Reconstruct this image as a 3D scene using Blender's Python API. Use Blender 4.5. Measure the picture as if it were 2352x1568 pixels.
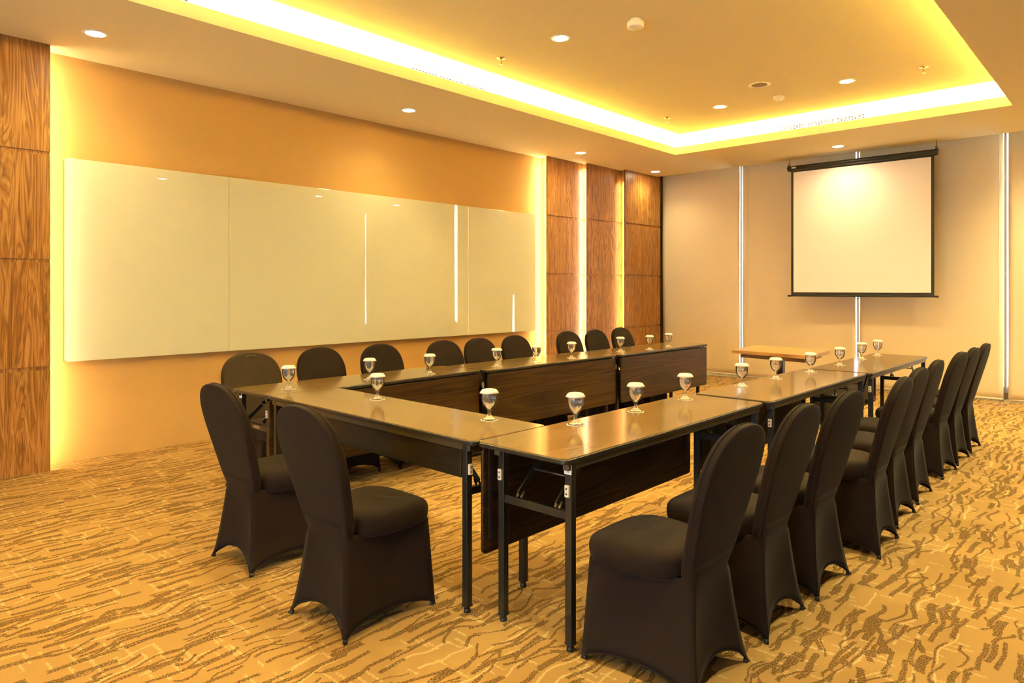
import bpy, bmesh, math, random
from mathutils import Vector, Matrix, noise as mnoise
PI = math.pi
for o in list(bpy.data.objects): bpy.data.objects.remove(o, do_unlink=True)
S = bpy.context.scene
COL = S.collection
# ------------------------------------------------------------------ camera
cam_d = bpy.data.cameras.new('camera'); cam = bpy.data.objects.new('camera', cam_d); COL.objects.link(cam)
cam.location = (0, 0, 1.386); cam.rotation_euler = (PI/2, 0, math.radians(42.75))
cam_d.sensor_width = 36.0; cam_d.sensor_fit = 'HORIZONTAL'; cam_d.lens = 36.0*1588/2352
cam_d.shift_x = 0.0; cam_d.shift_y = -(784-664)/2352; cam_d.clip_start = 0.02; cam_d.clip_end = 200
S.camera = cam
# ------------------------------------------------------------------ exposure, world
S.view_settings.view_transform = 'Standard'; S.view_settings.look = 'None'
S.view_settings.exposure = 2.30; S.view_settings.gamma = 1.0; S.view_settings.use_curve_mapping = False
S.cycles.use_denoising = True
S.cycles.max_bounces = 10; S.cycles.diffuse_bounces = 5; S.cycles.transmission_bounces = 10
S.cycles.sample_clamp_indirect = 6.0
S.cycles.caustics_reflective = False; S.cycles.caustics_refractive = False
W = bpy.data.worlds.new('daylight'); S.world = W; W.use_nodes = True
W.node_tree.nodes['Background'].inputs[0].default_value = (0.72, 0.86, 1.0, 1)
W.node_tree.nodes['Background'].inputs[1].default_value = 3.2
# light settings
LAMP = (1.0, 0.82, 0.37)           # downlights
LED = (1.0, 0.79, 0.34)            # concealed strips
SPOT_W = 27.0
COVE = 100.0
STRIP = 20.0
# ------------------------------------------------------------------ materials
MATS = {}
def nt(name):
    m = bpy.data.materials.new(name); m.use_nodes = True
    n = m.node_tree; b = n.nodes['Principled BSDF']; MATS[name] = m
    return m, n, b
def L(n, a, b): n.links.new(a, b)
def setc(b, col=None, rough=None, metal=None, spec=None, **k):
    if col is not None: b.inputs['Base Color'].default_value = (*col, 1)
    if rough is not None: b.inputs['Roughness'].default_value = rough
    if metal is not None: b.inputs['Metallic'].default_value = metal
    if spec is not None: b.inputs['Specular IOR Level'].default_value = spec
    for a, v in k.items(): b.inputs[a].default_value = v
def plain(name, col, rough=.5, metal=0, spec=.5, bump=0, bscale=200, var=0, vscale=3, **k):
    m, n, b = nt(name); setc(b, col, rough, metal, spec, **k)
    tc = n.nodes.new('ShaderNodeTexCoord')
    nz = n.nodes.new('ShaderNodeTexNoise'); nz.inputs['Scale'].default_value = vscale; nz.inputs['Detail'].default_value = 3
    L(n, tc.outputs['Object'], nz.inputs['Vector'])
    mx = n.nodes.new('ShaderNodeMix'); mx.data_type = 'RGBA'
    mx.inputs[6].default_value = (*[c*(1-var) for c in col], 1); mx.inputs[7].default_value = (*[min(1, c*(1+var)) for c in col], 1)
    L(n, nz.outputs['Fac'], mx.inputs[0]); L(n, mx.outputs[2], b.inputs['Base Color'])
    if bump:
        n2 = n.nodes.new('ShaderNodeTexNoise'); n2.inputs['Scale'].default_value = bscale; n2.inputs['Detail'].default_value = 4
        L(n, tc.outputs['Object'], n2.inputs['Vector'])
        bp = n.nodes.new('ShaderNodeBump'); bp.inputs['Strength'].default_value = bump; bp.inputs['Distance'].default_value = .002
        L(n, n2.outputs['Fac'], bp.inputs['Height']); L(n, bp.outputs['Normal'], b.inputs['Normal'])
    return m
def emit(name, col, s):
    m, n, b = nt(name); setc(b, (0.8, 0.8, 0.8), .5)
    b.inputs['Emission Color'].default_value = (*col, 1); b.inputs['Emission Strength'].default_value = s
    return m
def mathn(n, op, a=None, b=None, clamp=False):
    x = n.nodes.new('ShaderNodeMath'); x.operation = op; x.use_clamp = clamp
    for i, v in enumerate((a, b)):
        if v is None: continue
        if isinstance(v, (int, float)): x.inputs[i].default_value = v
        else: L(n, v, x.inputs[i])
    return x.outputs[0]
def mixc(n, f, a, b):
    x = n.nodes.new('ShaderNodeMix'); x.data_type = 'RGBA'
    if isinstance(f, (int, float)): x.inputs[0].default_value = f
    else: L(n, f, x.inputs[0])
    for i, v in ((6, a), (7, b)):
        if isinstance(v, tuple): x.inputs[i].default_value = (*v, 1)
        else: L(n, v, x.inputs[i])
    return x.outputs[2]
def mapped(n, src, scale, loc=(0, 0, 0), rot=(0, 0, 0)):
    mp = n.nodes.new('ShaderNodeMapping'); mp.inputs['Scale'].default_value = scale
    mp.inputs['Location'].default_value = loc; mp.inputs['Rotation'].default_value = rot
    L(n, src, mp.inputs['Vector']); return mp.outputs[0]
def noisen(n, vec, scale=1, detail=2, rough=.5, dist=0):
    z = n.nodes.new('ShaderNodeTexNoise'); z.inputs['Scale'].default_value = scale; z.inputs['Detail'].default_value = detail
    z.inputs['Roughness'].default_value = rough; z.inputs['Distortion'].default_value = dist
    L(n, vec, z.inputs['Vector']); return z.outputs['Fac']
def smooth(n, v, a, b):
    x = n.nodes.new('ShaderNodeMapRange'); x.interpolation_type = 'SMOOTHSTEP'
    x.inputs['From Min'].default_value = a; x.inputs['From Max'].default_value = b
    L(n, v, x.inputs['Value']); return x.outputs['Result']
def woodmat(name, cols, scale, grain_axis='z', rough=.35, spec=.4, fine=1.0, coat=0, spread=(.32, .5, .68)):
    """laminate whose grain runs along one object axis"""
    m, n, b = nt(name); setc(b, rough=rough, spec=spec)
    if coat: setc(b, **{'Coat Weight': coat, 'Coat Roughness': .08})
    tc = n.nodes.new('ShaderNodeTexCoord')
    s = {'x': (.35, 5, 5), 'y': (5, .35, 5), 'z': (5, 5, .35)}[grain_axis]
    s2 = {'x': (.5, 60, 60), 'y': (60, .5, 60), 'z': (60, 60, .5)}[grain_axis]
    v1 = mapped(n, tc.outputs['Object'], tuple(a*scale for a in s))
    a1 = noisen(n, v1, 1, 3, .55, 1.6)
    v2 = mapped(n, tc.outputs['Object'], tuple(a*fine for a in s2))
    a2 = noisen(n, v2, 1, 3, .6, .3)
    # cathedral bands: fold the slow noise several times
    f = mathn(n, 'MULTIPLY', a1, 9.0); f = mathn(n, 'FRACT', f); f = mathn(n, 'PINGPONG', f, .5); f = mathn(n, 'MULTIPLY', f, 2.0)
    t = mathn(n, 'MULTIPLY', f, .34); t = mathn(n, 'ADD', t, mathn(n, 'MULTIPLY', a2, .42)); t = mathn(n, 'ADD', t, mathn(n, 'MULTIPLY', a1, .26))
    r = n.nodes.new('ShaderNodeValToRGB'); L(n, t, r.inputs[0])
    e = r.color_ramp.elements
    e[0].position = spread[0]; e[0].color = (*cols[0], 1); e[1].position = spread[2]; e[1].color = (*cols[2], 1)
    k = e.new(spread[1]); k.color = (*cols[1], 1)
    L(n, r.outputs[0], b.inputs['Base Color'])
    return m
def carpet():
    m, n, b = nt('carpet'); setc(b, rough=.95, spec=.12)
    tc = n.nodes.new('ShaderNodeTexCoord'); P = tc.outputs['Object']
    sx = n.nodes.new('ShaderNodeSeparateXYZ'); L(n, P, sx.inputs[0]); X0, Y0 = sx.outputs[0], sx.outputs[1]
    A, M, Sb = (lambda a, c: mathn(n, 'ADD', a, c)), (lambda a, c: mathn(n, 'MULTIPLY', a, c)), (lambda a, c: mathn(n, 'SUBTRACT', a, c))
    fz = noisen(n, mapped(n, P, (110, 110, 1)), 1, 1); fy = noisen(n, mapped(n, P, (120, 95, 1), (5, 5, 0)), 1, 1)
    def warp(k, amp, sc, loc):
        w = noisen(n, mapped(n, P, sc, loc), 1, 1.5)
        return A(A(X0, M(Sb(w, .5), amp)), M(Sb(fz, .5), .012))
    def white(dim, *ins):
        w = n.nodes.new('ShaderNodeTexWhiteNoise'); w.noise_dimensions = '3D'
        c = n.nodes.new('ShaderNodeCombineXYZ')
        for i, v in enumerate(ins):
            if isinstance(v, (int, float)): c.inputs[i].default_value = v
            else: L(n, v, c.inputs[i])
        L(n, c.outputs[0], w.inputs['Vector']); return w
    def dashes(x, y, N, K, seed, on, w0, w1, l0=.45, l1=1.0, soft=.02):
        u = M(x, N); c = mathn(n, 'FLOOR', u); r = white(3, c, seed, seed*.37)
        v = A(M(y, K), M(r.outputs['Value'], 17.0)); r2 = white(3, c, mathn(n, 'FLOOR', v), seed)
        sp = n.nodes.new('ShaderNodeSeparateColor'); L(n, r2.outputs['Color'], sp.inputs[0])
        act = mathn(n, 'LESS_THAN', r2.outputs['Value'], on)
        d = mathn(n, 'ABSOLUTE', Sb(mathn(n, 'FRACT', u), A(M(sp.outputs[2], .24), .38)))
        wd = A(M(sp.outputs[0], w1-w0), w0)
        a = mathn(n, 'LESS_THAN', d, wd)
        e = mathn(n, 'LESS_THAN', mathn(n, 'FRACT', v), A(M(sp.outputs[1], l1-l0), l0))
        return M(M(act, a), e)
    mx = lambda *q: (q[0] if len(q) == 1 else mathn(n, 'MAXIMUM', q[0], mx(*q[1:])))
    yj = A(Y0, M(Sb(fy, .5), .03))
    xa = warp(0, .14, (2.1, 2.8, 1), (0, 0, 0)); xb = warp(1, .17, (2.7, 3.7, 1), (7, 3, 0)); xc = warp(2, .26, (3.2, 4.3, 1), (1, 9, 0))
    dark = mx(dashes(xa, yj, 12.5, 4.0, 1.0, .46, .12, .36), dashes(xa, yj, 18.0, 2.4, 2.0, .50, .10, .28), dashes(xb, yj, 14.5, 3.0, 3.0, .50, .07, .20), dashes(xc, yj, 13.5, 3.5, 4.0, .46, .06, .14), dashes(xc, yj, 10.0, 5.4, 8.0, .30, .06, .30))
    sp = smooth(n, noisen(n, mapped(n, P, (190, 150, 1)), 1, 2, .7), .38, .58)
    dark = M(dark, A(M(sp, .70), .30))
    ly = dashes(xb, yj, 11.5, 2.6, 5.0, .60, .035, .10)
    lx = dashes(yj, A(X0, M(Sb(fz, .5), .02)), 26.0, 9.0, 6.0, .22, .10, .17)
    lx2 = dashes(yj, A(X0, M(Sb(fz, .5), .02)), 15.0, 6.0, 7.0, .18, .06, .12)
    light = mx(ly, lx, lx2)
    big = noisen(n, mapped(n, P, (.9, .9, 1)), 1, 2)
    base = mixc(n, big, CARPET[0], CARPET[1])
    c = mixc(n, M(light, M(.8, A(M(fz, .8), .3))), base, CARPET[2])
    c = mixc(n, dark, c, CARPET[3])
    L(n, c, b.inputs['Base Color'])
    bn = noisen(n, mapped(n, P, (420, 420, 1)), 1, 2)
    bp = n.nodes.new('ShaderNodeBump'); bp.inputs['Strength'].default_value = .35; bp.inputs['Distance'].default_value = .003
    L(n, bn, bp.inputs['Height']); L(n, bp.outputs['Normal'], b.inputs['Normal'])
    return m
CARPET = [(.35, .212, .072), (.41, .255, .088), (.62, .46, .22), (.100, .052, .016)]
CEIL = plain('ceiling_paint', (.83, .735, .43), .85, spec=.2)
WALLW = plain('wall_paint', (.20, .12, .05), .85, spec=.2, var=.03)
FABRIC = plain('wall_fabric', (.55, .335, .108), .9, spec=.15, bump=.25, bscale=420, var=.10, vscale=160)
PANEL = woodmat('walnut_panel', ((.135, .052, .012), (.31, .140, .035), (.50, .255, .078)), 1.7, 'z', .38, .30, fine=1.3, spread=(.25,.5,.78))
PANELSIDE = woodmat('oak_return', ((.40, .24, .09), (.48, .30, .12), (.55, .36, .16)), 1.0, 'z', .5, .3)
CARP = carpet()
BOARDG = plain('white_glass', (.65, .625, .42), .0, spec=.5, var=.01)
BOARDB = plain('board_frame', (.55, .42, .20), .5)
SEAM = plain('dark_seam', (.18, .15, .09), .6)
BLIND = plain('blind_cloth', (.80, .665, .46), .8, spec=.25, var=.03, vscale=1.2)
HEM = plain('blind_hem', (.72, .6, .46), .6)
CHAIN = plain('chain_plastic', (.7, .66, .6), .4)
MULL = plain('mullion_paint', (.20, .14, .085), .6, spec=.2)
ALU = plain('window_frame', (.80, .76, .70), .5)
SCRW = plain('screen_cloth', (.88, .82, .82), .7, spec=.2)
SCRB = plain('screen_black', (.012, .010, .008), .5, spec=.4)
BLK = plain('black_metal', (.012, .011, .010), .34, spec=.55, var=.2, vscale=40)
CLOTH = plain('spandex', (.0165, .0106, .0082), .82, spec=.06, bump=.10, bscale=900, var=.08, vscale=14, **{'Sheen Weight': .05, 'Sheen Roughness': .4})
LOOSE = plain('loose_cloth', (.027, .016, .007), .75, spec=.2, bump=.12, bscale=700, var=.1, vscale=10)
RUBBER = plain('rubber', (.012, .011, .010), .5)
TOP = woodmat('table_laminate', ((.145, .087, .025), (.18, .110, .033), (.22, .138, .045)), .55, 'y', .13, .32, fine=2.2)
MODESTY = woodmat('modesty_laminate', ((.017, .007, .002), (.033, .015, .0045), (.052, .026, .008)), .7, 'y', .38, .25, fine=1.2)
MODESTYB = woodmat('apron_laminate', ((.008, .006, .004), (.013, .010, .006), (.020, .015, .009)), .7, 'y', .4, .4, fine=1.2)  # apron wood in much darker tones than the modesty panels
EDGE = plain('edge_band', (.020, .017, .014), .30, spec=.55, var=.3, vscale=60)
IVORY = plain('ivory_plastic', (.72, .62, .46), .4)
STICK = plain('sticker_paper', (.85, .82, .74), .6)
INK = plain('ink', (.02, .02, .03), .6)
STEEL = plain('steel_plate', (.45, .40, .34), .35, metal=.9)
GALV = plain('rail_metal', (.10, .085, .06), .35, metal=.6)
PODW = woodmat('podium_wood', ((.32, .16, .05), (.39, .205, .07), (.45, .255, .095)), .7, 'x', .35, .4, fine=.9)
PODW2 = woodmat('podium_apron_wood', ((.20, .10, .04), (.26, .135, .055), (.32, .17, .07)), .7, 'x', .4, .4, fine=.9)
PAPER = plain('paper', (.86, .73, .64), .8, spec=.2)
WHITEP = plain('white_plastic', (.80, .76, .68), .45)
DARKP = plain('dark_mesh', (.10, .075, .045), .8)
SPKG = plain('speaker_mesh', (.34, .25, .15), .8)
VOID = plain('duct_shade', (.006, .0035, .001), .9, spec=.1)  # black put in for the shade inside the vents
CHROME = plain('chrome', (.75, .62, .42), .18, metal=1)
REDG = plain('red_bulb', (.55, .05, .02), .2)
LENS = emit('lamp_lens', (1.0, .80, .52), 22)
LEDM = emit('led_cove', LED, COVE)
LEDS = emit('led_wall', (1.0, .86, .60), STRIP)
LEDN = emit('led_wall_near', (1.0, .86, .60), STRIP*.8)
LEDW = emit('led_wall_dim', (1.0, .70, .30), STRIP*.5)
def glassm(name, ior, col=(1, 1, 1), rough=0):
    m, n, b = nt(name); setc(b, col, rough); b.inputs['Transmission Weight'].default_value = 1; b.inputs['IOR'].default_value = ior
    return m
def thinglass(name, whiten=.07):
    m, n, b = nt(name); n.nodes.remove(b); out = n.nodes['Material Output']
    t = n.nodes.new('ShaderNodeBsdfTransparent'); t.inputs[0].default_value = (.97, .97, .96, 1)
    g = n.nodes.new('ShaderNodeBsdfGlossy'); g.inputs['Roughness'].default_value = .02; g.inputs[0].default_value = (1, 1, 1, 1)
    d = n.nodes.new('ShaderNodeBsdfDiffuse'); d.inputs[0].default_value = (.9, .87, .80, 1)
    f = n.nodes.new('ShaderNodeLayerWeight'); f.inputs[0].default_value = .16
    a = n.nodes.new('ShaderNodeMixShader'); a.inputs[0].default_value = whiten; L(n, t.outputs[0], a.inputs[1]); L(n, d.outputs[0], a.inputs[2])  # white diffuse share brightens the glass in place of caught light
    c = n.nodes.new('ShaderNodeMixShader'); L(n, f.outputs['Fresnel'], c.inputs[0]); L(n, a.outputs[0], c.inputs[1]); L(n, g.outputs[0], c.inputs[2])
    L(n, c.outputs[0], out.inputs['Surface']); return m
GLASS = thinglass('clear_glass'); WATER = glassm('drinking_water', 1.24); PANE = thinglass('window_glass', 0)
# ------------------------------------------------------------------ mesh builder
class MB:
    def __init__(s): s.v = []; s.f = []; s.sm = []; s.mi = []; s.cur = 0
    def add(s, vs, fs, smooth=False):
        o = len(s.v); s.v += [tuple(p) for p in vs]
        for f in fs: s.f.append([o+i for i in f]); s.sm.append(smooth); s.mi.append(s.cur)
        return s
    def box(s, x0, x1, y0, y1, z0, z1):
        return s.add([(x0,y0,z0),(x1,y0,z0),(x1,y1,z0),(x0,y1,z0),(x0,y0,z1),(x1,y0,z1),(x1,y1,z1),(x0,y1,z1)],
            [(0,3,2,1),(4,5,6,7),(0,1,5,4),(1,2,6,5),(2,3,7,6),(3,0,4,7)])
    def bar(s, a, b, w, t, up=(0,0,1)):
        a = Vector(a); b = Vector(b); d = (b-a).normalized(); u = Vector(up)
        x = d.cross(u)
        if x.length < 1e-5: x = d.cross(Vector((1,0,0)))
        x.normalize(); y = x.cross(d).normalized(); vs = []
        for p in (a, b):
            for i, j in ((-1,-1),(1,-1),(1,1),(-1,1)): vs.append(p + x*(i*w/2) + y*(j*t/2))
        return s.add(vs, [(0,3,2,1),(4,5,6,7),(0,1,5,4),(1,2,6,5),(2,3,7,6),(3,0,4,7)])
    def tube(s, pts, r, n=8, closed=False):
        pts = [Vector(p) for p in pts]; vs = []; fs = []; N = len(pts)
        for i, p in enumerate(pts):
            if closed: d = pts[(i+1) % N]-pts[i-1]
            else: d = pts[min(i+1, N-1)]-pts[max(i-1, 0)]
            d.normalize(); a = d.cross(Vector((0,0,1)))
            if a.length < 1e-3: a = d.cross(Vector((0,1,0)))
            a.normalize(); b = d.cross(a)
            for k in range(n): t = 2*PI*k/n; vs.append(p + a*(r*math.cos(t)) + b*(r*math.sin(t)))
        for i in range(N if closed else N-1):
            j = (i+1) % N
            for k in range(n): fs.append((i*n+k, i*n+(k+1) % n, j*n+(k+1) % n, j*n+k))
        if not closed: fs += [tuple(range(n))[::-1], tuple((N-1)*n+k for k in range(n))]
        return s.add(vs, fs, True)
    def lathe(s, prof, n=32, c=(0,0,0), wob=None, closed=False):
        vs = []; fs = []; idx = []
        for i, (r, z) in enumerate(prof):
            if r < 1e-6: idx.append([len(vs)]*n); vs.append((c[0], c[1], c[2]+z)); continue
            row = []
            for k in range(n):
                t = 2*PI*k/n; rr = r*(1+(wob(i, t) if wob else 0)); row.append(len(vs)); vs.append((c[0]+rr*math.cos(t), c[1]+rr*math.sin(t), c[2]+z))
            idx.append(row)
        for i in range(len(prof) if closed else len(prof)-1):
            a = idx[i]; b = idx[(i+1) % len(prof)]
            for k in range(n):
                q = [a[k], a[(k+1) % n], b[(k+1) % n], b[k]]; u = []
                for x in q:
                    if x not in u: u.append(x)
                if len(u) > 2: fs.append(tuple(u))
        return s.add(vs, fs, True)
    def prism(s, poly, z0, z1, axis='z'):
        n = len(poly)
        f = {'z': lambda a, b, c: (a, b, c), 'y': lambda a, b, c: (a, c, b), 'x': lambda a, b, c: (c, a, b)}[axis]
        vs = [f(a, b, z0) for a, b in poly]+[f(a, b, z1) for a, b in poly]
        fs = [tuple(range(n))[::-1], tuple(range(n, 2*n))]+[(i, (i+1) % n, n+(i+1) % n, n+i) for i in range(n)]
        return s.add(vs, fs)
    def build(s, name, mat, parent=None, bevel=0, seg=2, subd=0, loc=None):
        me = bpy.data.meshes.new(name); me.from_pydata(s.v, [], s.f)
        for p, q, mi in zip(me.polygons, s.sm, s.mi): p.use_smooth = q; p.material_index = mi
        for m in (mat if isinstance(mat, (list, tuple)) else [mat]): me.materials.append(m)
        bm = bmesh.new(); bm.from_mesh(me); bmesh.ops.recalc_face_normals(bm, faces=bm.faces); bm.to_mesh(me); bm.free()
        o = bpy.data.objects.new(name, me); COL.objects.link(o)
        if parent: o.parent = parent
        if loc: o.location = loc
        if bevel:
            md = o.modifiers.new('bevel', 'BEVEL'); md.width = bevel; md.segments = seg; md.limit_method = 'ANGLE'; md.angle_limit = math.radians(40)
        if subd:
            md = o.modifiers.new('sub', 'SUBSURF'); md.levels = subd; md.render_levels = subd
        return o
def thing(name, label, cat, loc=(0,0,0), rz=0, group=None):
    o = bpy.data.objects.new(name, None); COL.objects.link(o); o.empty_display_size = .1
    o.location = loc; o.rotation_euler = (0, 0, rz); o['label'] = label; o['category'] = cat
    if group: o['group'] = group
    return o
def tag(o, label, cat, group=None):
    o['label'] = label; o['category'] = cat
    if group: o['group'] = group
    return o
def struct(o): o['kind'] = 'structure'; return o
def dup(root, loc, rz, label, group=None):
    r = root.copy(); COL.objects.link(r); r.location = loc; r.rotation_euler = (0, 0, rz); r['label'] = label
    if group: r['group'] = group
    for ch in list(root.children):
        c = ch.copy(); COL.objects.link(c); c.parent = r
        for g in list(ch.children):
            d = g.copy(); COL.objects.link(d); d.parent = c
    return r
# ------------------------------------------------------------------ room shell
XL, XR, YF, YB = -6.37, 6.2, -3.6, 10.62
ZC, ZU = 3.25, 3.5
YE = 10.07                                   # soffit edge in front of the blind pocket
TX0, TX1, TY0, TY1 = -4.85, -1.03, -2.2, 8.59   # ceiling tray
struct(MB().box(XL-.1, XR+.1, YF-.1, YB+.3, -.1, 0).build('floor', CARP))
m = MB()
m.box(XL-.1, TX0-.025, YF, YE, ZC, ZC+.03); m.box(TX1+.025, XR+.1, YF, YE, ZC, ZC+.03)
m.box(TX0-.025, TX1+.025, TY1+.025, YE-.02, ZC, ZC+.03); m.box(TX0-.025, TX1+.025, YF, TY0-.025, ZC, ZC+.03)
LZ = 3.353; B = .19
m.box(TX0-.025, TX0, TY0-.025, TY1+.025, ZC, LZ); m.box(TX1, TX1+.025, TY0-.025, TY1+.025, ZC, LZ)
m.box(TX0, TX1, TY1, TY1+.025, ZC, LZ); m.box(TX0, TX1, TY0-.025, TY0, ZC, LZ)
m.box(TX0-B-.05, TX0-B, TY0-B, TY1+B, ZC+.03, ZU); m.box(TX1+B, TX1+B+.05, TY0-B, TY1+B, ZC+.03, ZU)
m.box(TX0-B, TX1+B, TY1+B, TY1+B+.05, ZC+.03, ZU); m.box(TX0-B, TX1+B, TY0-B-.05, TY0-B, ZC+.03, ZU)
m.box(XL-.1, XR+.1, YF, YB+.3, ZU, ZU+.06)
m.box(XL-.1, XR+.1, YE-.02, YE, ZC+.001, ZU)
struct(m.build('ceiling', CEIL))
struct(MB().box(XL-.1, XL, YF, YB+.3, 0, ZU).build('wall_left', FABRIC))
struct(MB().box(XR, XR+.1, YF, YB+.3, 0, ZU).build('wall_right', WALLW))
# front wall behind the camera, with an unseen window added for cool fill light
m = MB(); wx0, wx1, wz0, wz1 = -3.4, .6, .30, 1.90
m.box(XL, wx0, YF-.1, YF, 0, ZU); m.box(wx1, XR, YF-.1, YF, 0, ZU); m.box(wx0, wx1, YF-.1, YF, 0, wz0); m.box(wx0, wx1, YF-.1, YF, wz1, ZU)
struct(m.build('wall_front', WALLW))
wf = struct(MB().box(wx0, wx1, YF-.06, YF-.03, wz0, wz0+.05).box(wx0, wx1, YF-.06, YF-.03, wz1-.05, wz1).box(wx0, wx0+.05, YF-.06, YF-.03, wz0, wz1).box(wx1-.05, wx1, YF-.06, YF-.03, wz0, wz1).box(-1.43, -1.37, YF-.06, YF-.03, wz0, wz1).build('window_1', ALU))  # frame of the added window, which lets cool light onto the near chairs
MB().box(wx0+.05, wx1-.05, YF-.05, YF-.044, wz0+.05, wz1-.05).build('pane', PANE, wf)
# back wall: a window wall behind the roller blinds
SL = [-4.703, -3.008, -1.306, .40, 2.10, 3.80, 5.50]
m = MB(); m.box(XL, XR, YB, YB+.12, 0, .10); m.box(XL, XR, YB, YB+.12, 3.4, ZU); m.box(XL, XL+.25, YB, YB+.12, .1, 3.4); m.box(XR-.2, XR, YB, YB+.12, .1, 3.4)
struct(m.build('wall_back', WALLW))
edges = [XL+.25] + [x*1.0038-o for x, o in zip(SL, (.013, .004, .013, .01, .01, .01, .01))] + [XR-.2]
for i in range(len(edges)-1):
    a, b = edges[i], edges[i+1]; m = MB()
    m.box(a-.013 if i else a, a+.013, YB-.20, YB, .10, 3.4)
    if i == len(edges)-2: m.box(b-.03, b, YB-.20, YB, .10, 3.4)
    m.box(a+.013, b-.013, YB-.06, YB, .10, .16); m.box(a+.013, b-.013, YB-.06, YB, 3.35, 3.4)
    w = struct(m.build('window_%d' % (i+2), MULL)); MB().box(a+.014, b-.014, YB+.03, YB+.036, .16, 3.35).build('pane', PANE, w)
# wood panels on the left wall (trim), with shadow grooves
G = [.787, 1.60, 2.418]
def panel(name, xf, y0, y1, xback, yb0, yb1, side=PANELSIDE):
    m = MB(); zs = [0]+G+[ZC]
    for i in range(4):
        m.box(xf-.018, xf, y0, y1, zs[i]+(.015 if i else 0), zs[i+1]-(.015 if i < 3 else 0))
    m.box(xf-.030, xf-.012, y0+.001, y1-.001, .0, ZC)
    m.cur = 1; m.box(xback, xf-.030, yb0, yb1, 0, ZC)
    return struct(m.build(name, [PANEL, side]))
panel('trim_1', -6.165, YF, 1.482, XL, YF, 1.43)
panel('trim_2', -6.205, 7.449, 8.40, XL, 7.505, 8.40)
panel('trim_3', -6.12, 8.268, 9.23, -6.204, 8.315, 9.23)
panel('trim_4', -6.02, 9.117, 10.158, -6.119, 9.16, 10.158)
def strip(label, x, y, z0, z1, mat, w=.012, t=.006):
    tag(MB().box(x-t, x, y, y+w, z0, z1).build('led_strip', mat), label, 'light strip', 'strip lights behind the wall panels')
strip('warm light strip glowing behind the near wood panel, left of the whiteboard', -6.198, 1.452, .02, 3.20, LEDN, .022)
strip('warm light strip glowing beside the right end of the whiteboard', -6.238, 7.462, .02, 3.20, LEDS, .022)
strip('bright light strip in the first gap between the far wood panels', -6.152, 8.276, .02, 3.16, LEDS, .018)
strip('dimmer light strip in the second gap between the far wood panels', -6.052, 9.125, .02, 3.05, LEDW, .018)
# cove strips in the tray
def cove(label, x0, x1, y0, y1): tag(MB().box(x0, x1, y0, y1, ZC+.031, ZC+.045).build('cove_strip', LEDM), label, 'light strip', 'strip lights in the ceiling tray')
cove('warm cove light strip along the left edge of the ceiling tray', TX0-.09, TX0-.06, TY0, TY1)
cove('warm cove light strip along the right edge of the ceiling tray', TX1+.06, TX1+.09, TY0, TY1)
cove('warm cove light strip along the far edge of the ceiling tray', TX0, TX1, TY1+.06, TY1+.09)
cove('warm cove light strip along the edge of the ceiling tray behind the camera', TX0, TX1, TY0-.09, TY0-.06)
# ------------------------------------------------------------------ ceiling fittings
def downlight(x, y, z, label, power=1.0):
    t = thing('downlight', label, 'ceiling light', (x, y, z), 0, 'recessed downlights')
    MB().lathe([(.064,.002),(.064,-.004),(.082,-.004),(.086,0),(.086,.002)], 40, closed=True).build('trim_ring', WHITEP, t)
    MB().lathe([(0,-.0025),(.064,-.0025),(.064,.0015),(0,.0015)], 40).build('lens', LENS, t)
    ld = bpy.data.lights.new('lamp', 'SPOT'); ld.energy = SPOT_W*power; ld.color = LAMP; ld.spot_size = math.radians(148); ld.spot_blend = 1.0; ld.shadow_soft_size = .06
    lo = bpy.data.objects.new('lamp', ld); COL.objects.link(lo); lo.parent = t; lo.location = (0, 0, -.02)
    return t
for x, y, z, lab in [
    (-5.655, 1.64, ZC, 'round downlight in the lower ceiling above the near end of the whiteboard'),
    (-5.68, 4.56, ZC, 'round downlight in the lower ceiling above the middle of the whiteboard'),
    (-5.73, 7.58, ZC, 'round downlight in the lower ceiling above the first far wood panel'),
    (-5.77, 9.59, ZC, 'round downlight in the lower ceiling in the far left corner'),
    (-3.00, 9.51, ZC, 'round downlight in the lower ceiling just above the projection screen'),
    (-3.655, 4.555, ZU, 'round downlight in the ceiling tray, near the large smoke detector'),
    (-3.67, 7.52, ZU, 'round downlight in the ceiling tray, left of the ceiling speaker'),
    (-2.27, 7.47, ZU, 'round downlight in the ceiling tray, right of the ceiling speaker'),
    (-2.32, 4.55, ZU, 'round downlight in the ceiling tray just above the top of the photo'),
    (-3.66, 1.6, ZU, 'round downlight in the ceiling tray above the near end of the left tables'),
    (-2.30, 1.6, ZU, 'round downlight in the ceiling tray above the near right table'),
    (-.30, 1.64, ZC, 'added round downlight, out of view in the lower ceiling beside the camera'),  # unseen right-hand row, mirrored from the left and added to light that side
    (-.30, 4.56, ZC, 'added round downlight, out of view in the lower ceiling right of the right chair row'),
    (-.30, 7.55, ZC, 'added round downlight, out of view in the lower ceiling right of the far chairs'),
    (-.25, 9.53, ZC, 'added round downlight, out of view in the lower ceiling above the far right blinds'),
    ]:
    downlight(x, y, z, lab, (1.4 if y < 2 else 3.0) if x > -.5 else (.45 if 9 < y and x > -4 else .5 if x < -5 else 1.0))  # added right-hand row is boosted to lift floor, soffit and blinds
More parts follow.
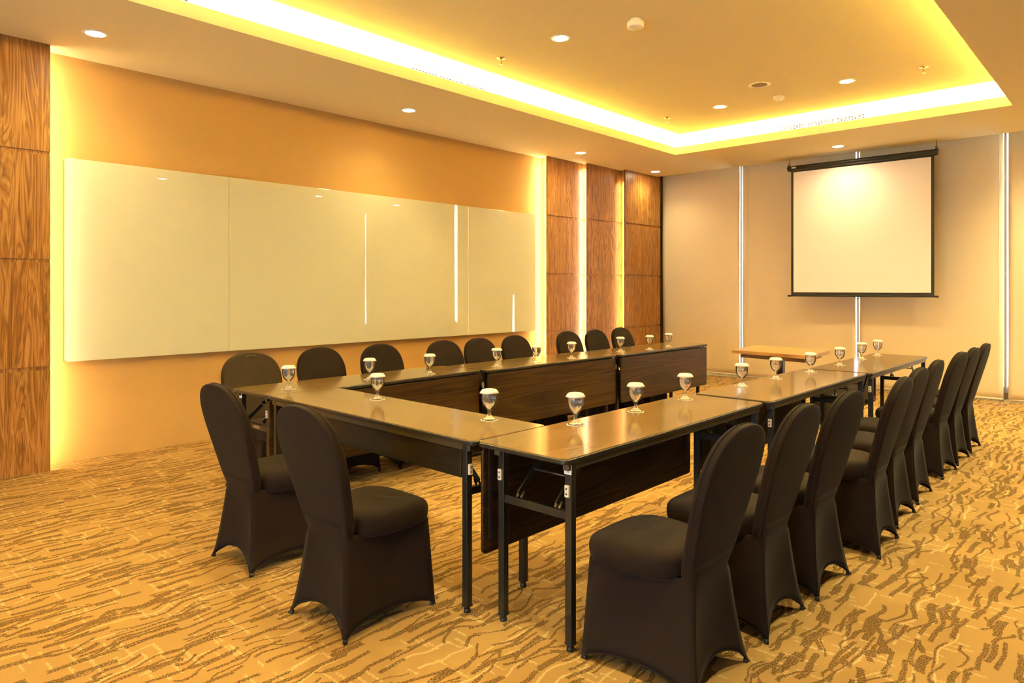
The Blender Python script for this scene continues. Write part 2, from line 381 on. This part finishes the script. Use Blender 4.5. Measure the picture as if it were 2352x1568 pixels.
def vent(loc, rz, label):
    t = thing('air_vent', label, 'air vent', loc, rz, 'long air vents in the ceiling tray')   # faces -Y locally, 1.02 m long
    m = MB(); Lx, H0, H1 = .52, .0, .105
    m.box(-Lx, Lx, -.010, 0, H1-.018, H1); m.box(-Lx, Lx, -.010, 0, H0, H0+.018)
    for x0, x1 in ((-Lx, -Lx+.02), (-.185, -.155), (.155, .185), (Lx-.02, Lx)): m.box(x0, x1, -.010, 0, H0+.018, H1-.018)
    m.build('frame', WHITEP, t)
    for k in range(3):
        x0 = (-.50, -.155, .185)[k]; x1 = x0+(.315, .31, .315)[k]; s = MB()
        for j in range(4): s.box(x0, x1, -.006, -.001, .030+j*.0165, .0335+j*.0165)
        for j in range(1, 8): s.box(x0+(x1-x0)*j/8-.002, x0+(x1-x0)*j/8+.002, -.006, -.001, .018, .087)
        s.build('grille', WHITEP, t)
    MB().box(-.50, .50, -.0008, .0, .018, .087).build('duct_shade_sheet', VOID, t)  # black sheet stands in for the shaded duct behind the grille
VZ = 3.365
for y, lab in ((4.575, 'long white air vent on the left side of the ceiling tray, middle one'), (7.48, 'long white air vent on the left side of the ceiling tray, farthest one'), (1.55, 'long white air vent on the left side of the ceiling tray, nearest one')):
    vent((TX0-B, y, VZ), PI/2, lab)
vent((-2.97, TY1+B, VZ), 0, 'long white air vent on the far side of the ceiling tray, above the screen')
# smoke detectors, speaker, sprinklers
t = thing('smoke_detector', 'large white drum smoke detector on the ceiling tray near the camera', 'smoke detector', (-2.97, 4.64, ZU))
MB().lathe([(0,0),(.045,0),(.045,-.022),(0,-.022)], 32).build('base', WHITEP, t)
MB().lathe([(0,-.022),(.062,-.022),(.066,-.028),(.066,-.058),(.060,-.066),(0,-.067)], 40).build('drum', WHITEP, t)
t = thing('smoke_detector', 'small white domed smoke detector on the ceiling tray beside the speaker', 'smoke detector', (-3.0, 7.56, ZU))
MB().lathe([(0,0),(.058,0),(.058,-.022),(.050,-.032),(0,-.033)], 32).build('base', WHITEP, t)
MB().lathe([(0,-.033),(.036,-.033),(.034,-.044),(.020,-.050),(0,-.051)], 32).build('sensor_dome', WHITEP, t)
t = thing('ceiling_speaker', 'round recessed ceiling speaker with a dark grille in the ceiling tray', 'speaker', (-2.975, 6.99, ZU))
MB().lathe([(.080,.001),(.078,-.004),(.095,-.006),(.108,-.003),(.110,.001)], 40, closed=True).build('rim', WHITEP, t)
MB().lathe([(0,-.0015),(.080,-.0015),(.080,.0008),(0,.0008)], 40).build('grille', SPKG, t)
for x, y, lab in ((-4.365, 4.575, 'brass fire sprinkler in the ceiling tray above the left tables'), (-4.38, 7.55, 'brass fire sprinkler at the far left of the ceiling tray'), (-1.586, 7.48, 'brass fire sprinkler at the far right of the ceiling tray')):
    t = thing('fire_sprinkler', lab, 'sprinkler', (x, y, ZU), .6, 'pendent fire sprinklers')
    MB().lathe([(0,0),(.040,0),(.038,-.006),(.016,-.008),(0,-.008)], 28).build('escutcheon', CHROME, t)
    MB().lathe([(0,-.008),(.011,-.008),(.010,-.026),(.005,-.030),(0,-.030)], 16).build('nozzle', CHROME, t)
    MB().lathe([(0,-.028),(.004,-.029),(.0045,-.050),(.002,-.054),(0,-.054)], 12).build('bulb', REDG, t)
    MB().tube([(-.010,0,-.026),(-.012,0,-.042),(-.004,0,-.058)], .002, 6).tube([(.010,0,-.026),(.012,0,-.042),(.004,0,-.058)], .002, 6).lathe([(0,-.056),(.016,-.058),(.016,-.060),(0,-.060)], 16).build('deflector', CHROME, t)
# ------------------------------------------------------------------ roller blinds
def blind(x0, x1, y, zb, label, chain=None, seed=0, dl=0, dr=0):
    t = thing('roller_blind', label, 'blind', ((x0+x1)/2, y, 0), 0, 'roller blinds on the back wall'); c = (x0+x1)/2
    m = MB(); nx, nz = 28, 44; vs = []; fs = []
    for j in range(nz+1):
        z = zb+.02+(3.40-zb-.02)*j/nz
        for i in range(nx+1):
            u = i/nx; x = x0+(x1-x0)*u - c
            e = abs(u-.5)*2; fall = 1-j/nz
            yy = .004*math.sin(u*5+seed)*fall + .010*(mnoise.noise((x*1.4+seed*7, z*.8, seed))) + .012*max(0, e-.85)/.15*math.sin(z*2.3+seed)*fall
            yy += -.012*math.exp(-((z-zb-.20)/.10)**2)*(.6+.4*math.sin(u*9+seed))
            xx = x + (dl if u < .5 else dr)*e**8*math.sin(min(1, z/2.6)*PI)
            vs.append((xx, yy, z))
    for j in range(nz):
        for i in range(nx): a = j*(nx+1)+i; fs.append((a, a+1, a+nx+2, a+nx+1))
    m.add(vs, fs, True); o = m.build('cloth', BLIND, t)
    md = o.modifiers.new('thick', 'SOLIDIFY'); md.thickness = .0016
    MB().tube([(x0-c+.004, 0, zb+.014), (x1-c-.004, 0, zb+.014)], .013, 12).build('hem_bar', HEM, t)
    MB().tube([(x0-c+.01, .045, 3.37), (x1-c-.01, .045, 3.37)], .028, 12).build('roller_tube', ALU, t)
    if chain:
        xc, zl = chain; xc -= c
        pts = [(xc-.010, -.022, 3.34)]+[(xc-.010-.002*math.sin(k), -.024, 3.3-(3.3-zl)*k/14) for k in range(15)]
        pts += [(xc+.006*math.cos(a), -.024, zl-.006*math.sin(a)) for a in (2.3, 1.57, .8)]
        pts += [(xc+.010+.002*math.cos(k), -.026, 3.3-(3.3-zl)*k/14) for k in range(14, -1, -1)]+[(xc+.010, -.022, 3.34)]
        MB().tube(pts, .0022, 6).build('pull_chain', CHAIN, t)
YBL = 10.38
names = ['beige roller blind in the far left corner beside the wood panels', 'beige roller blind behind the wooden side table and left half of the screen',
 'beige roller blind behind the right half of the projection screen', 'beige roller blind at the far right edge of the photo', 'beige roller blind outside the photo, second from the right edge',
 'beige roller blind outside the photo, third from the right edge', 'beige roller blind outside the photo, fourth from the right edge']
be = [-6.10]+SL
for i in range(7):
    a, b = be[i], be[i+1]
    x0 = a+(.026 if i else 0); x1 = b-.030
    blind(x0, x1, YBL-(.05 if i == 3 else .0), [.03, .012, .012, .02, .02, .02, .02][i], names[i], [None, (-4.60, 1.0), (-1.37, 1.16), None, None, None, None][i], i*1.7, 0, 0)
# ------------------------------------------------------------------ projection screen
sx0, sx1, sy = -3.79, -1.965, 9.93
t = thing('projection_screen', 'white pull-down projection screen with black border hanging before the blinds', 'projection screen', ((sx0+sx1)/2, sy, 0)); hw = (sx1-sx0)/2
hp = [(.038*math.cos(a), 3.105+.032*math.sin(a)) for a in [2*PI*k/20 for k in range(20)]]
MB().prism([(sy_, z) for sy_, z in hp], -hw-.005, hw+.005, 'x').box(-hw, hw, -.03, .03, 3.060, 3.085).build('housing', SCRB, t, .004)
for sgn in (-1, 1):
    MB().prism([(.046*math.cos(a), 3.103+.042*math.sin(a)) for a in [2*PI*k/16 for k in range(16)]], sgn*(hw+.003)-.014, sgn*(hw+.003)+.014, 'x').build('end_cap', RUBBER, t, .004)
    MB().tube([(sgn*hw, 0, 3.14), (sgn*hw, 0, 3.185), (sgn*hw, .0, 3.255)], .0035, 6).tube([(sgn*hw+.014*math.cos(a), 0, 3.158+.016*math.sin(a)) for a in [2*PI*k/12 for k in range(12)]], .003, 6, True).build('hanger', SCRB, t)
MB().box(-hw+.045, -hw+.105, -.0395, -.037, 3.095, 3.115).build('maker_plate', STICK, t)
MB().box(-hw+.025, hw-.025, -.001, .001, 1.30, 3.07).build('border_cloth', SCRB, t)
MB().box(-hw+.060, hw-.060, -.0022, -.0012, 1.343, 3.045).build('picture_surface', SCRW, t)
MB().prism([(.012*math.cos(a), 1.293+.010*math.sin(a)) for a in [2*PI*k/12 for k in range(12)]], -hw, hw, 'x').build('bottom_bar', SCRB, t)
for sgn in (-1, 1): MB().prism([(.015*math.cos(a), 1.293+.013*math.sin(a)) for a in [2*PI*k/12 for k in range(12)]], sgn*hw-.02, sgn*hw+.02, 'x').build('bar_cap', RUBBER, t)
MB().tube([(-.04, 0, 1.285), (-.04, 0, 1.268), (-.02, 0, 1.262), (0, 0, 1.262), (.02, 0, 1.262), (.04, 0, 1.270), (.04, 0, 1.285)], .003, 6).build('pull_handle', SCRB, t)
# ------------------------------------------------------------------ glass whiteboard
t = thing('glass_whiteboard', 'long white glass board of three panels on the brown fabric wall', 'whiteboard', (XL+.001, 4.45, 0))
wy = [1.619, 2.927, 5.99, 7.275]
MB().box(.001, .078, wy[0]-4.45+.004, wy[3]-4.45-.004, .820, 2.418).build('backing_box', BOARDB, t)
MB().box(.0, .012, wy[0]-4.45-.003, wy[0]-4.45+.006, .815, 2.42).build('sealant_line', SEAM, t)
for i in range(3): MB().box(.079, .090, wy[i]-4.45+.0015, wy[i+1]-4.45-.0015, .813, 2.424).build('glass_panel', BOARDG, t, .0015)
for i in (1, 2): MB().box(.0785, .0835, wy[i]-4.45-.0015, wy[i]-4.45+.0015, .815, 2.422).build('joint_strip', SEAM, t)
# ------------------------------------------------------------------ folding tables
TL, TW, TH = 1.806, .48, .745
def rrect(hx, hy, r, n=5):
    p = []
    for cx, cy, a0 in ((hx-r, hy-r, 0), (-hx+r, hy-r, 90), (-hx+r, -hy+r, 180), (hx-r, -hy+r, 270)):
        for k in range(n+1): a = math.radians(a0+90*k/n); p.append((cx+r*math.cos(a), cy+r*math.sin(a)))
    return p
def make_table(label, apron=False):
    t = thing('folding_table', label, 'table', (0, 0, 0), 0, 'folding tables set in a U')
    hx, hy = TW/2, TL/2
    MB().prism(rrect(hx-.004, hy-.004, .022), TH-.003, TH).build('top_laminate', TOP, t)
    MB().prism(rrect(hx, hy, .026), TH-.023, TH-.0022).build('edge_band', EDGE, t, .006, 3)
    # long rails under the top
    MB().box(hx-.040, hx-.012, -hy+.03, hy-.03, TH-.050, TH-.0235).build('side_rail', GALV, t, .002)
    MB().box(-hx+.075, -hx+.103, -hy+.03, hy-.03, TH-.050, TH-.0235).build('side_rail', GALV, t, .002)
    # modesty panel on the inner (-x) side
    if apron: MB().prism([(a, b+.638) for a, b in rrect(hy-.135, .083, .004)], hx-.075, hx-.058, 'x').build('apron_panel', MODESTYB, t, .002)
    else: MB().prism([(a, b+.490) for a, b in rrect(hy-.012, .222, .022)], -hx+.012, -hx+.028, 'x').build('modesty_panel', MODESTY, t, .004)
    for sy in (() if apron else (-1, 1)):
        br = MB(); y0 = sy*(hy-.052)
        br.box(-hx+.029, -hx+.036, y0-.010, y0+.010, .33, TH-.024); br.box(-hx+.029, -hx+.19, y0-.010, y0+.010, TH-.030, TH-.024)
        br.build('panel_bracket', BLK, t)
    for sy in (-1, 1):
        y = sy*(hy-.062)
        for x in (hx-.027, -hx+.098):
            l = MB().box(x-.0155, x+.0155, y-.0155, y+.0155, .030, TH-.024).build('leg', BLK, t, .002)
            MB().box(x-.0165, x+.0165, y-.0165, y+.0165, .024, .034).lathe([(0,.018),(.006,.018),(.006,.026),(0,.026)], 12, (x, y, 0)).lathe([(0,0),(.015,0),(.016,.006),(.013,.016),(.006,.020),(0,.020)], 16, (x, y, 0)).build('levelling_foot', RUBBER, l)
            b = MB().box(x-.010, x+.010, y+sy*.0155, y+sy*.026, .592, .638).build('bumper_block', IVORY, l, .002)
            s = MB().lathe([(0,0),(.0042,0),(.0042,.003),(0,.003)], 10).lathe([(0,0),(.0042,0),(.0042,.003),(0,.003)], 10, (0, .020, 0)).build('screw', DARKP, l)
            s.rotation_euler = (PI/2 if sy < 0 else -PI/2, 0, 0); s.location = (x, y+sy*.0245, .605 if sy < 0 else .625)
        cb = MB().box(-hx+.114, hx-.043, y-.012, y+.012, .500, .533).build('crossbar', BLK, t, .002)
        MB().box(-.035, .045, y+sy*.0121, y+sy*.0135, .508, .526).build('name_plate', STEEL, cb) if sy > 0 else None
        xs = (-.055, .145)
        for x in xs:
            s = MB().bar((x, y, .548), (x, y-sy*.20, TH-.026), .024, .010, (1, 0, 0))
            s.bar((x-.011, y, .530), (x-.011, y-sy*.018, .556), .003, .012, (1, 0, 0)); s.bar((x+.011, y, .530), (x+.011, y-sy*.018, .556), .003, .012, (1, 0, 0))
            s.build('folding_strut', BLK, t, .0015)
        MB().tube([(xs[0], y-sy*.090, .634), (xs[1], y-sy*.090, .634)], .0045, 8).build('strut_rod', GALV, t)
    return t
def textmesh(txt, size, name, mat, parent):
    cu = bpy.data.curves.new(name, 'FONT'); cu.body = txt; cu.size = size; cu.align_x = 'CENTER'; cu.align_y = 'CENTER'; cu.extrude = .0002
    o = bpy.data.objects.new(name, cu); COL.objects.link(o); bpy.context.view_layer.update()
    me = bpy.data.meshes.new_from_object(o.evaluated_get(bpy.context.evaluated_depsgraph_get())); me.materials.append(mat)
    bpy.data.objects.remove(o); o = bpy.data.objects.new(name, me); COL.objects.link(o); o.parent = parent; return o
T0 = make_table('dark laminate folding table nearest the camera, with the numbered sticker on its corner leg')
T0.location = (-1.85, 2.04+TL/2, 0)
tabs = [dup(T0, (-1.828, 3.895+TL/2, 0), 0, 'dark folding table in the middle of the right row'),
 dup(T0, (-1.805, 5.745+TL/2, 0), 0, 'dark folding table at the far end of the right row, nearest the screen'),
 dup(T0, (-4.145, 2.062+TL/2, 0), PI, 'dark folding table at the near end of the left row, below the whiteboard'),
 dup(T0, (-4.09, 3.885+TL/2, 0), PI, 'dark folding table in the middle of the left row, below the whiteboard'),
 dup(T0, (-4.055, 5.71+TL/2, 0), PI, 'dark folding table at the far end of the left row, beside the lit wood panels'),
 make_table('dark folding table across the near end, joining the left and right rows', True)]
tabs[-1].location = (-2.998, 2.283, 0); tabs[-1].rotation_euler = (0, 0, -PI/2-math.radians(1.1))
# stickers on the near corner legs
hx, hy = TW/2, TL/2
def sticker(t, sy, text):
    x = hx-.027; y = sy*(hy-.062)+sy*.0160
    leg = [c for c in t.children if c.name.startswith('leg') and (lambda p: abs(p[0]-x) < .03 and p[1]*sy > 0)(tuple(sum((Vector(v) for v in c.bound_box), Vector())/8))][0]
    st = MB().box(x-.018, x+.0165, y-.0006*(1 if sy > 0 else 1), y+.0006, .678, .716).build('number_sticker', STICK, leg)
    if text:
        a = textmesh('M', .013, 'sticker_letter', INK, leg); a.location = (x, y+sy*.0008, .708); a.rotation_euler = (PI/2, 0, 0 if sy < 0 else PI)
        a = textmesh('33', .018, 'sticker_number', INK, leg); a.location = (x, y+sy*.0008, .691); a.rotation_euler = (PI/2, 0, 0 if sy < 0 else PI)
sticker(T0, -1, True)
sticker(tabs[2], 1, False)
# ------------------------------------------------------------------ banquet chairs
ZT = .922
def yback(z):            # rear surface of the backrest, chair faces +y
    k = (z-.36)/(ZT-.36); return -.183-.150*k+.004*math.sin(min(1, max(0, k))*PI)
OUT = [(.104,.330),(.122,.358),(.140,.384),(.158,.418),(.172,.475),(.186,.55),(.198,.62),(.209,.69),(.211,.745),(.204,.797),(.186,.842),(.159,.876),(.122,.900),(.080,.914),(.039,.9212)]
def wback(z):
    for (w0, z0), (w1, z1) in zip(OUT, OUT[1:]):
        if z0 <= z <= z1: return w0+(w1-w0)*(z-z0)/(z1-z0)
    return OUT[0][0]
def backrest(mat, parent, wr=0, wscale=1.0, lower=True):
    side = [(w*wscale, z) for w, z in OUT]; poly = side+[(0, ZT)]+[(-w, z) for w, z in side[::-1]]
    n = len(poly); T = .046; zc = .64; m = MB(); vs = []; fs = []
    layers = [(0, .0), (.35, 0), (.7, 0), (.92, .0), (.975, .0005), (.995, .003), (1.0, .009)]
    def ring(s, back, inset):
        r = []
        for x, z in poly:
            px = x*s; pz = zc+(z-zc)*s
            y = yback(pz)
            bul = .006*(1-s*s)
            yy = (y+inset-bul) if back else (y+T-inset+bul)
            if wr: yy += wr*mnoise.noise((px*9, pz*5, 3.1 if back else 8.2)) ; px += wr*.8*mnoise.noise((px*6, pz*4, 1.7))
            r.append((px, yy, pz))
        return r
    rows = [ring(s, True, i) for s, i in layers[1:]]+[ring(s, False, i) for s, i in layers[:0:-1]]
    for r in rows: vs += r
    for i in range(len(rows)-1):
        for k in range(n-1 if False else n):
            a = i*n+k; b = i*n+(k+1) % n; fs.append((a, b, b+n, a+n))
    c0 = len(vs); vs.append((0, yback(zc)-.006, zc)); c1 = len(vs); vs.append((0, yback(zc)+T+.006, zc))
    e = (len(rows)-1)*n
    for k in range(n): fs.append((c0, (k+1) % n, k)); fs.append((c1, e+k, e+(k+1) % n))
    m.add(vs, fs, True); o = m.build('backrest', mat, parent, subd=1)
    return o
def seat(mat, parent, wr=0):
    m = MB(); N = 40; vs = []; fs = []
    def outline(k):
        a = 2*PI*k/N; c, s = math.cos(a), math.sin(a); e = 2/4.2
        x = .212*math.copysign(abs(c)**e, c); y = .20*math.copysign(abs(s)**e, s)+.055
        x *= 1-.14*max(0, (-y+.05)/.2)
        if y > .15: x *= 1-.10*((y-.15)/.11)**2
        return x, y
    prof = [(0,.476),(.3,.4755),(.6,.474),(.84,.470),(.95,.462),(.993,.444),(1.0,.420),(.990,.394),(.955,.374),(.90,.364)]
    for s, z in prof[1:]:
        for k in range(N):
            x, y = outline(k); dip = -.010*max(0, (y-.12)/.14)**2*(1 if z > .44 else 0)
            vs.append((x*s, .055+(y-.055)*s, z+dip+(wr*mnoise.noise((x*9, y*9, z*9)) if wr else 0)))
    R_ = len(prof)-1
    for i in range(R_-1):
        for k in range(N): a = i*N+k; b = i*N+(k+1) % N; fs.append((a, b, b+N, a+N))
    vs.append((0, .055, .478)); c = len(vs)-1
    for k in range(N): fs.append((c, k, (k+1) % N))
    fs.append(tuple((R_-1)*N+k for k in range(N)))
    m.add(vs, fs, True); return m.build('seat', mat, parent, subd=1)
def skirt(mat, parent, wr=0, hem=(.088, .055, .075)):
    base = [(.213,-.247),(.208,.245),(-.208,.245),(-.213,-.247)]      # rear right, front right, front left, rear left
    top = [(.1325,-.1910),(.180,.214),(-.180,.214),(-.1325,-.1910)]
    E = 14; NS = 14; vs = []; fs = []; nU = 4*E; TZ = .392
    hems = [hem[1], hem[2], hem[1], hem[0]]
    for j in range(NS+1):
        for e in range(4):
            for i in range(E):
                u = i/E; A = base[e]; Bp = base[(e+1) % 4]; C_ = top[e]; D = top[(e+1) % 4]
                arch = (4*u*(1-u)); arch = arch**.62
                h = .002+hems[e]*arch
                dr = {0: u, 1: 1.0, 2: 1-u, 3: 0.0}[e]          # distance from the rear edge
                rear = dr < .001
                tz = .445 if rear else .383+.018*max(0, 1-dr/.2)
                zw = .372 if rear else tz
                z = h+(tz-h)*j/NS; k = min(1, z/zw)
                ex = .70+.30*min(1, dr/.5)
                kk = k**ex
                bx, by = A[0]+(Bp[0]-A[0])*u, A[1]+(Bp[1]-A[1])*u; tx, ty = C_[0]+(D[0]-C_[0])*u, C_[1]+(D[1]-C_[1])*u
                x, y = bx+(tx-bx)*kk, by+(ty-by)*kk
                conc = (.020*math.sin(PI*min(1, k))*4*u*(1-u) + .016*(1-k)*arch)*(0 if rear and z > zw else 1)
                if rear and z > zw:
                    sgn = (2*u-1) if e == 3 else (1 if e == 0 else -1)
                    x = sgn*(wback(z)+.0006); y = yback(z)-.0043*(1-abs(sgn)**4)+.0075*abs(sgn)**10
                    arch = 0
                nx, ny = ((1, 0), (0, 1), (-1, 0), (0, -1))[e]
                x -= nx*conc; y -= ny*conc
                # round the corner line
                cr = .010*max(0, 1-k)*math.exp(-(min(u, 1-u)/.05)**2); l = math.hypot(x, y) or 1; x -= x/l*cr; y -= y/l*cr
                if wr: x += wr*mnoise.noise((x*8, y*8, z*6)); y += wr*mnoise.noise((x*8+5, y*8, z*6))
                vs.append((x, y, z))
    for j in range(NS):
        for k in range(nU): a = j*nU+k; b = j*nU+(k+1) % nU; fs.append((a, b, b+nU, a+nU))
    m = MB().add(vs, fs, True); o = m.build('skirt', mat, parent)
    md = o.modifiers.new('thick', 'SOLIDIFY'); md.thickness = .003; md.offset = -1
    pts = [Vector(v)-Vector((0, 0, -.001)) for v in vs[:nU]]
    MB().tube(pts, .0028, 6, True).build('hem', mat, o)
    return o
def make_chair(label, loose=False):
    t = thing('banquet_chair', label, 'chair', (0, 0, 0), 0, 'covered banquet chairs around the tables')
    mat = LOOSE if loose else CLOTH; wr = .012 if loose else 0
    backrest(mat, t, wr, 1.06 if loose else 1.0); seat(mat, t, wr*.6); skirt(mat, t, wr)
    side = [(w*(1.06 if loose else 1), z) for w, z in OUT[3:]]; pl = side+[(0, ZT)]+[(-w, z) for w, z in side[::-1]]
    if not loose: MB().tube([(x*1.002, yback(z)+.030, z+.0006) for x, z in pl], .0016, 6).build('edge_seam', mat, t)
    else:
        _o = MB().lathe([(0, 0), (.6, .02), (.95, .005), (1, 0), (.95, -.005), (.6, -.02)], 24).build('hand_slot_shade', RUBBER, t)  # black disc stands in for the shaded inside of the hand slot
        o = _o; o.scale = (.040, .011, .3); o.rotation_euler = (PI/2-.2, 0, 0); o.location = (0, yback(.89)+.046, .893)
    for x, y in ((.202,-.236),(-.202,-.236),(.198,.234),(-.198,.234)):
        MB().lathe([(0,0),(.009,0),(.010,.004),(.008,.018),(0,.018)], 12, (x*.965, y*.965, 0)).build('foot', RUBBER, t)
    return t
ords = ['nearest the camera', 'second from the camera', 'third from the camera', 'fourth from the camera', 'fifth from the camera', 'sixth from the camera', 'seventh from the camera', 'eighth from the camera', 'farthest from the camera']
CH = make_chair('black stretch-covered banquet chair in the right row, nearest the camera')
ry = [2.285, 2.856, 3.387, 4.08, 4.65, 5.23, 6.03, 6.563, 7.113]
rx = [-1.335, -1.335, -1.315, -1.262, -1.31, -1.335, -1.338, -1.341, -1.345]
CH.location = (rx[0], ry[0], 0); CH.rotation_euler = (0, 0, PI/2)
for i in range(1, 9): dup(CH, (rx[i], ry[i], 0), PI/2+math.radians([0, .5, -1.5, 2, 0, 1, -2, -1, 0][i]), 'black stretch-covered banquet chair in the right row of nine, '+ords[i])
dup(CH, (-3.385, 1.818, 0), math.radians(1), 'black covered banquet chair at the near table, left one of the two seen from behind')
dup(CH, (-2.511, 1.765, 0), math.radians(1), 'black covered banquet chair at the near table, right one of the two seen from behind')
lp = [(x+.03, y) for x, y in [(-4.577, 2.988), (-4.512, 3.527), (-4.445, 4.175), (-4.427, 4.612), (-4.432, 5.12), (-4.454, 6.005), (-4.42, 6.472), (-4.463, 7.057)]]
C1 = make_chair('dark chair with loose wrinkled cover at the near end of the left row', True)
C1.location = (-4.557, 2.415, 0); C1.rotation_euler = (0, 0, -PI/2)
for i, (x, y) in enumerate(lp): dup(CH, (x, y, 0), -PI/2, 'black stretch-covered banquet chair in the left row by the whiteboard, '+ords[i+1])
# ------------------------------------------------------------------ water goblets
def goblet(label):
    t = thing('water_goblet', label, 'glass', (0, 0, 0), 0, 'lidded water goblets on the tables')
    out = [(.0,.0016),(.036,.0016),(.0375,.003),(.036,.0045),(.022,.010),(.012,.018),(.0085,.028),(.0085,.044),(.012,.051),(.021,.059),(.030,.071),(.0365,.086),(.0395,.102),(.0395,.118),(.0375,.136),(.0365,.145)]
    inn = [(.0355,.145),(.0365,.136),(.0385,.118),(.0385,.102),(.0355,.0865),(.0290,.072),(.0199,.0602),(.0108,.0527),(0,.0524)]
    MB().lathe(out+inn, 36).build('glass_bowl', GLASS, t)
    wat = [(0,.0529),(.0104,.0532),(.0194,.0607),(.0285,.0725),(.0350,.0870),(.0380,.102),(.0380,.118),(.0362,.1345),(0,.1345)]
    MB().lathe(wat, 36).build('water', WATER, t)
    lid = [(0,.1615),(.030,.1612),(.0355,.1595),(.041,.152),(.0465,.1435),(.0455,.1430),(.040,.1505),(.0345,.1580),(.029,.1595),(0,.1598)]
    MB().lathe(lid, 96, (0,0,-.011), lambda i, a: (.022*math.cos(48*a) if 2 < i < 7 else 0)).build('paper_lid', PAPER, t)
    MB().lathe([(0,0),(.0425,0),(.0430,.0007),(.0425,.0014),(0,.0014)], 36).build('paper_coaster', PAPER, t)
    return t
for o in (): pass
glasses = [(-4.072,2.289,'on the left row, nearest the camera'),(-4.082,2.924,'on the left row, second from the camera'),(-4.02,3.429,'on the left row, third from the camera'),(-3.997,4.137,'on the left row, fourth from the camera'),
 (-3.956,4.594,'on the left row, fifth from the camera'),(-3.965,5.108,'on the left row, sixth from the camera'),(-4.012,5.985,'on the left row, seventh from the camera'),(-3.929,6.413,'on the left row, eighth from the camera'),(-3.954,6.846,'on the left row, farthest from the camera'),
 (-3.306,2.423,'on the near cross table, left one of two'),(-2.385,2.416,'on the near cross table, right one of two'),
 (-2.001,2.608,'on the right row, nearest the camera'),(-1.983,3.10,'on the right row, second from the camera'),(-1.991,3.639,'on the right row, third from the camera'),(-1.993,4.402,'on the right row, fourth from the camera'),(-1.979,4.932,'on the right row, fifth from the camera'),
 (-1.937,5.505,'on the right row, sixth from the camera'),(-1.934,6.179,'on the right row, seventh from the camera'),(-1.956,6.855,'on the right row, eighth from the camera'),(-1.945,7.322,'on the right row, farthest from the camera')]
GB = goblet('water goblet with a white paper lid '+glasses[0][2]); GB.location = (glasses[0][0], glasses[0][1], TH+.0003)
for x, y, lab in glasses[1:]: dup(GB, (x, y, TH+.0003), random.Random(lab).random()*6, 'water goblet with a white paper lid '+lab)
# ------------------------------------------------------------------ wooden side table before the screen
t = thing('side_table', 'light wooden presenter table on a black column, before the blinds', 'table', (-2.855, 7.24, 0))
QT = [(-.380, -.336), (.468, -.457), (.391, .328), (-.475, .469)]
MB().prism(QT, .714, .750).build('tabletop', PODW, t, .002)
MB().prism([(a*.83, b*.83) for a, b in QT], .672, .714).build('apron', PODW2, t, .002)
MB().box(-.035, .035, -.035, .035, .022, .672).build('column', BLK, t, .004)
MB().prism(rrect(.25, .22, .03), .0, .022).build('base_plate', BLK, t, .003)
# scrap on the carpet
o = MB().add([(0,0,.002),(.022,.004,.005),(.026,.014,.002),(.004,.012,.006)], [(0,1,2,3)]).build('paper_scrap', PAPER); o.location = (-5.26, 1.66, .001)
md = o.modifiers.new('thick', 'SOLIDIFY'); md.thickness = .001
tag(o, 'tiny scrap of white paper on the carpet before the left wood panel', 'scrap')
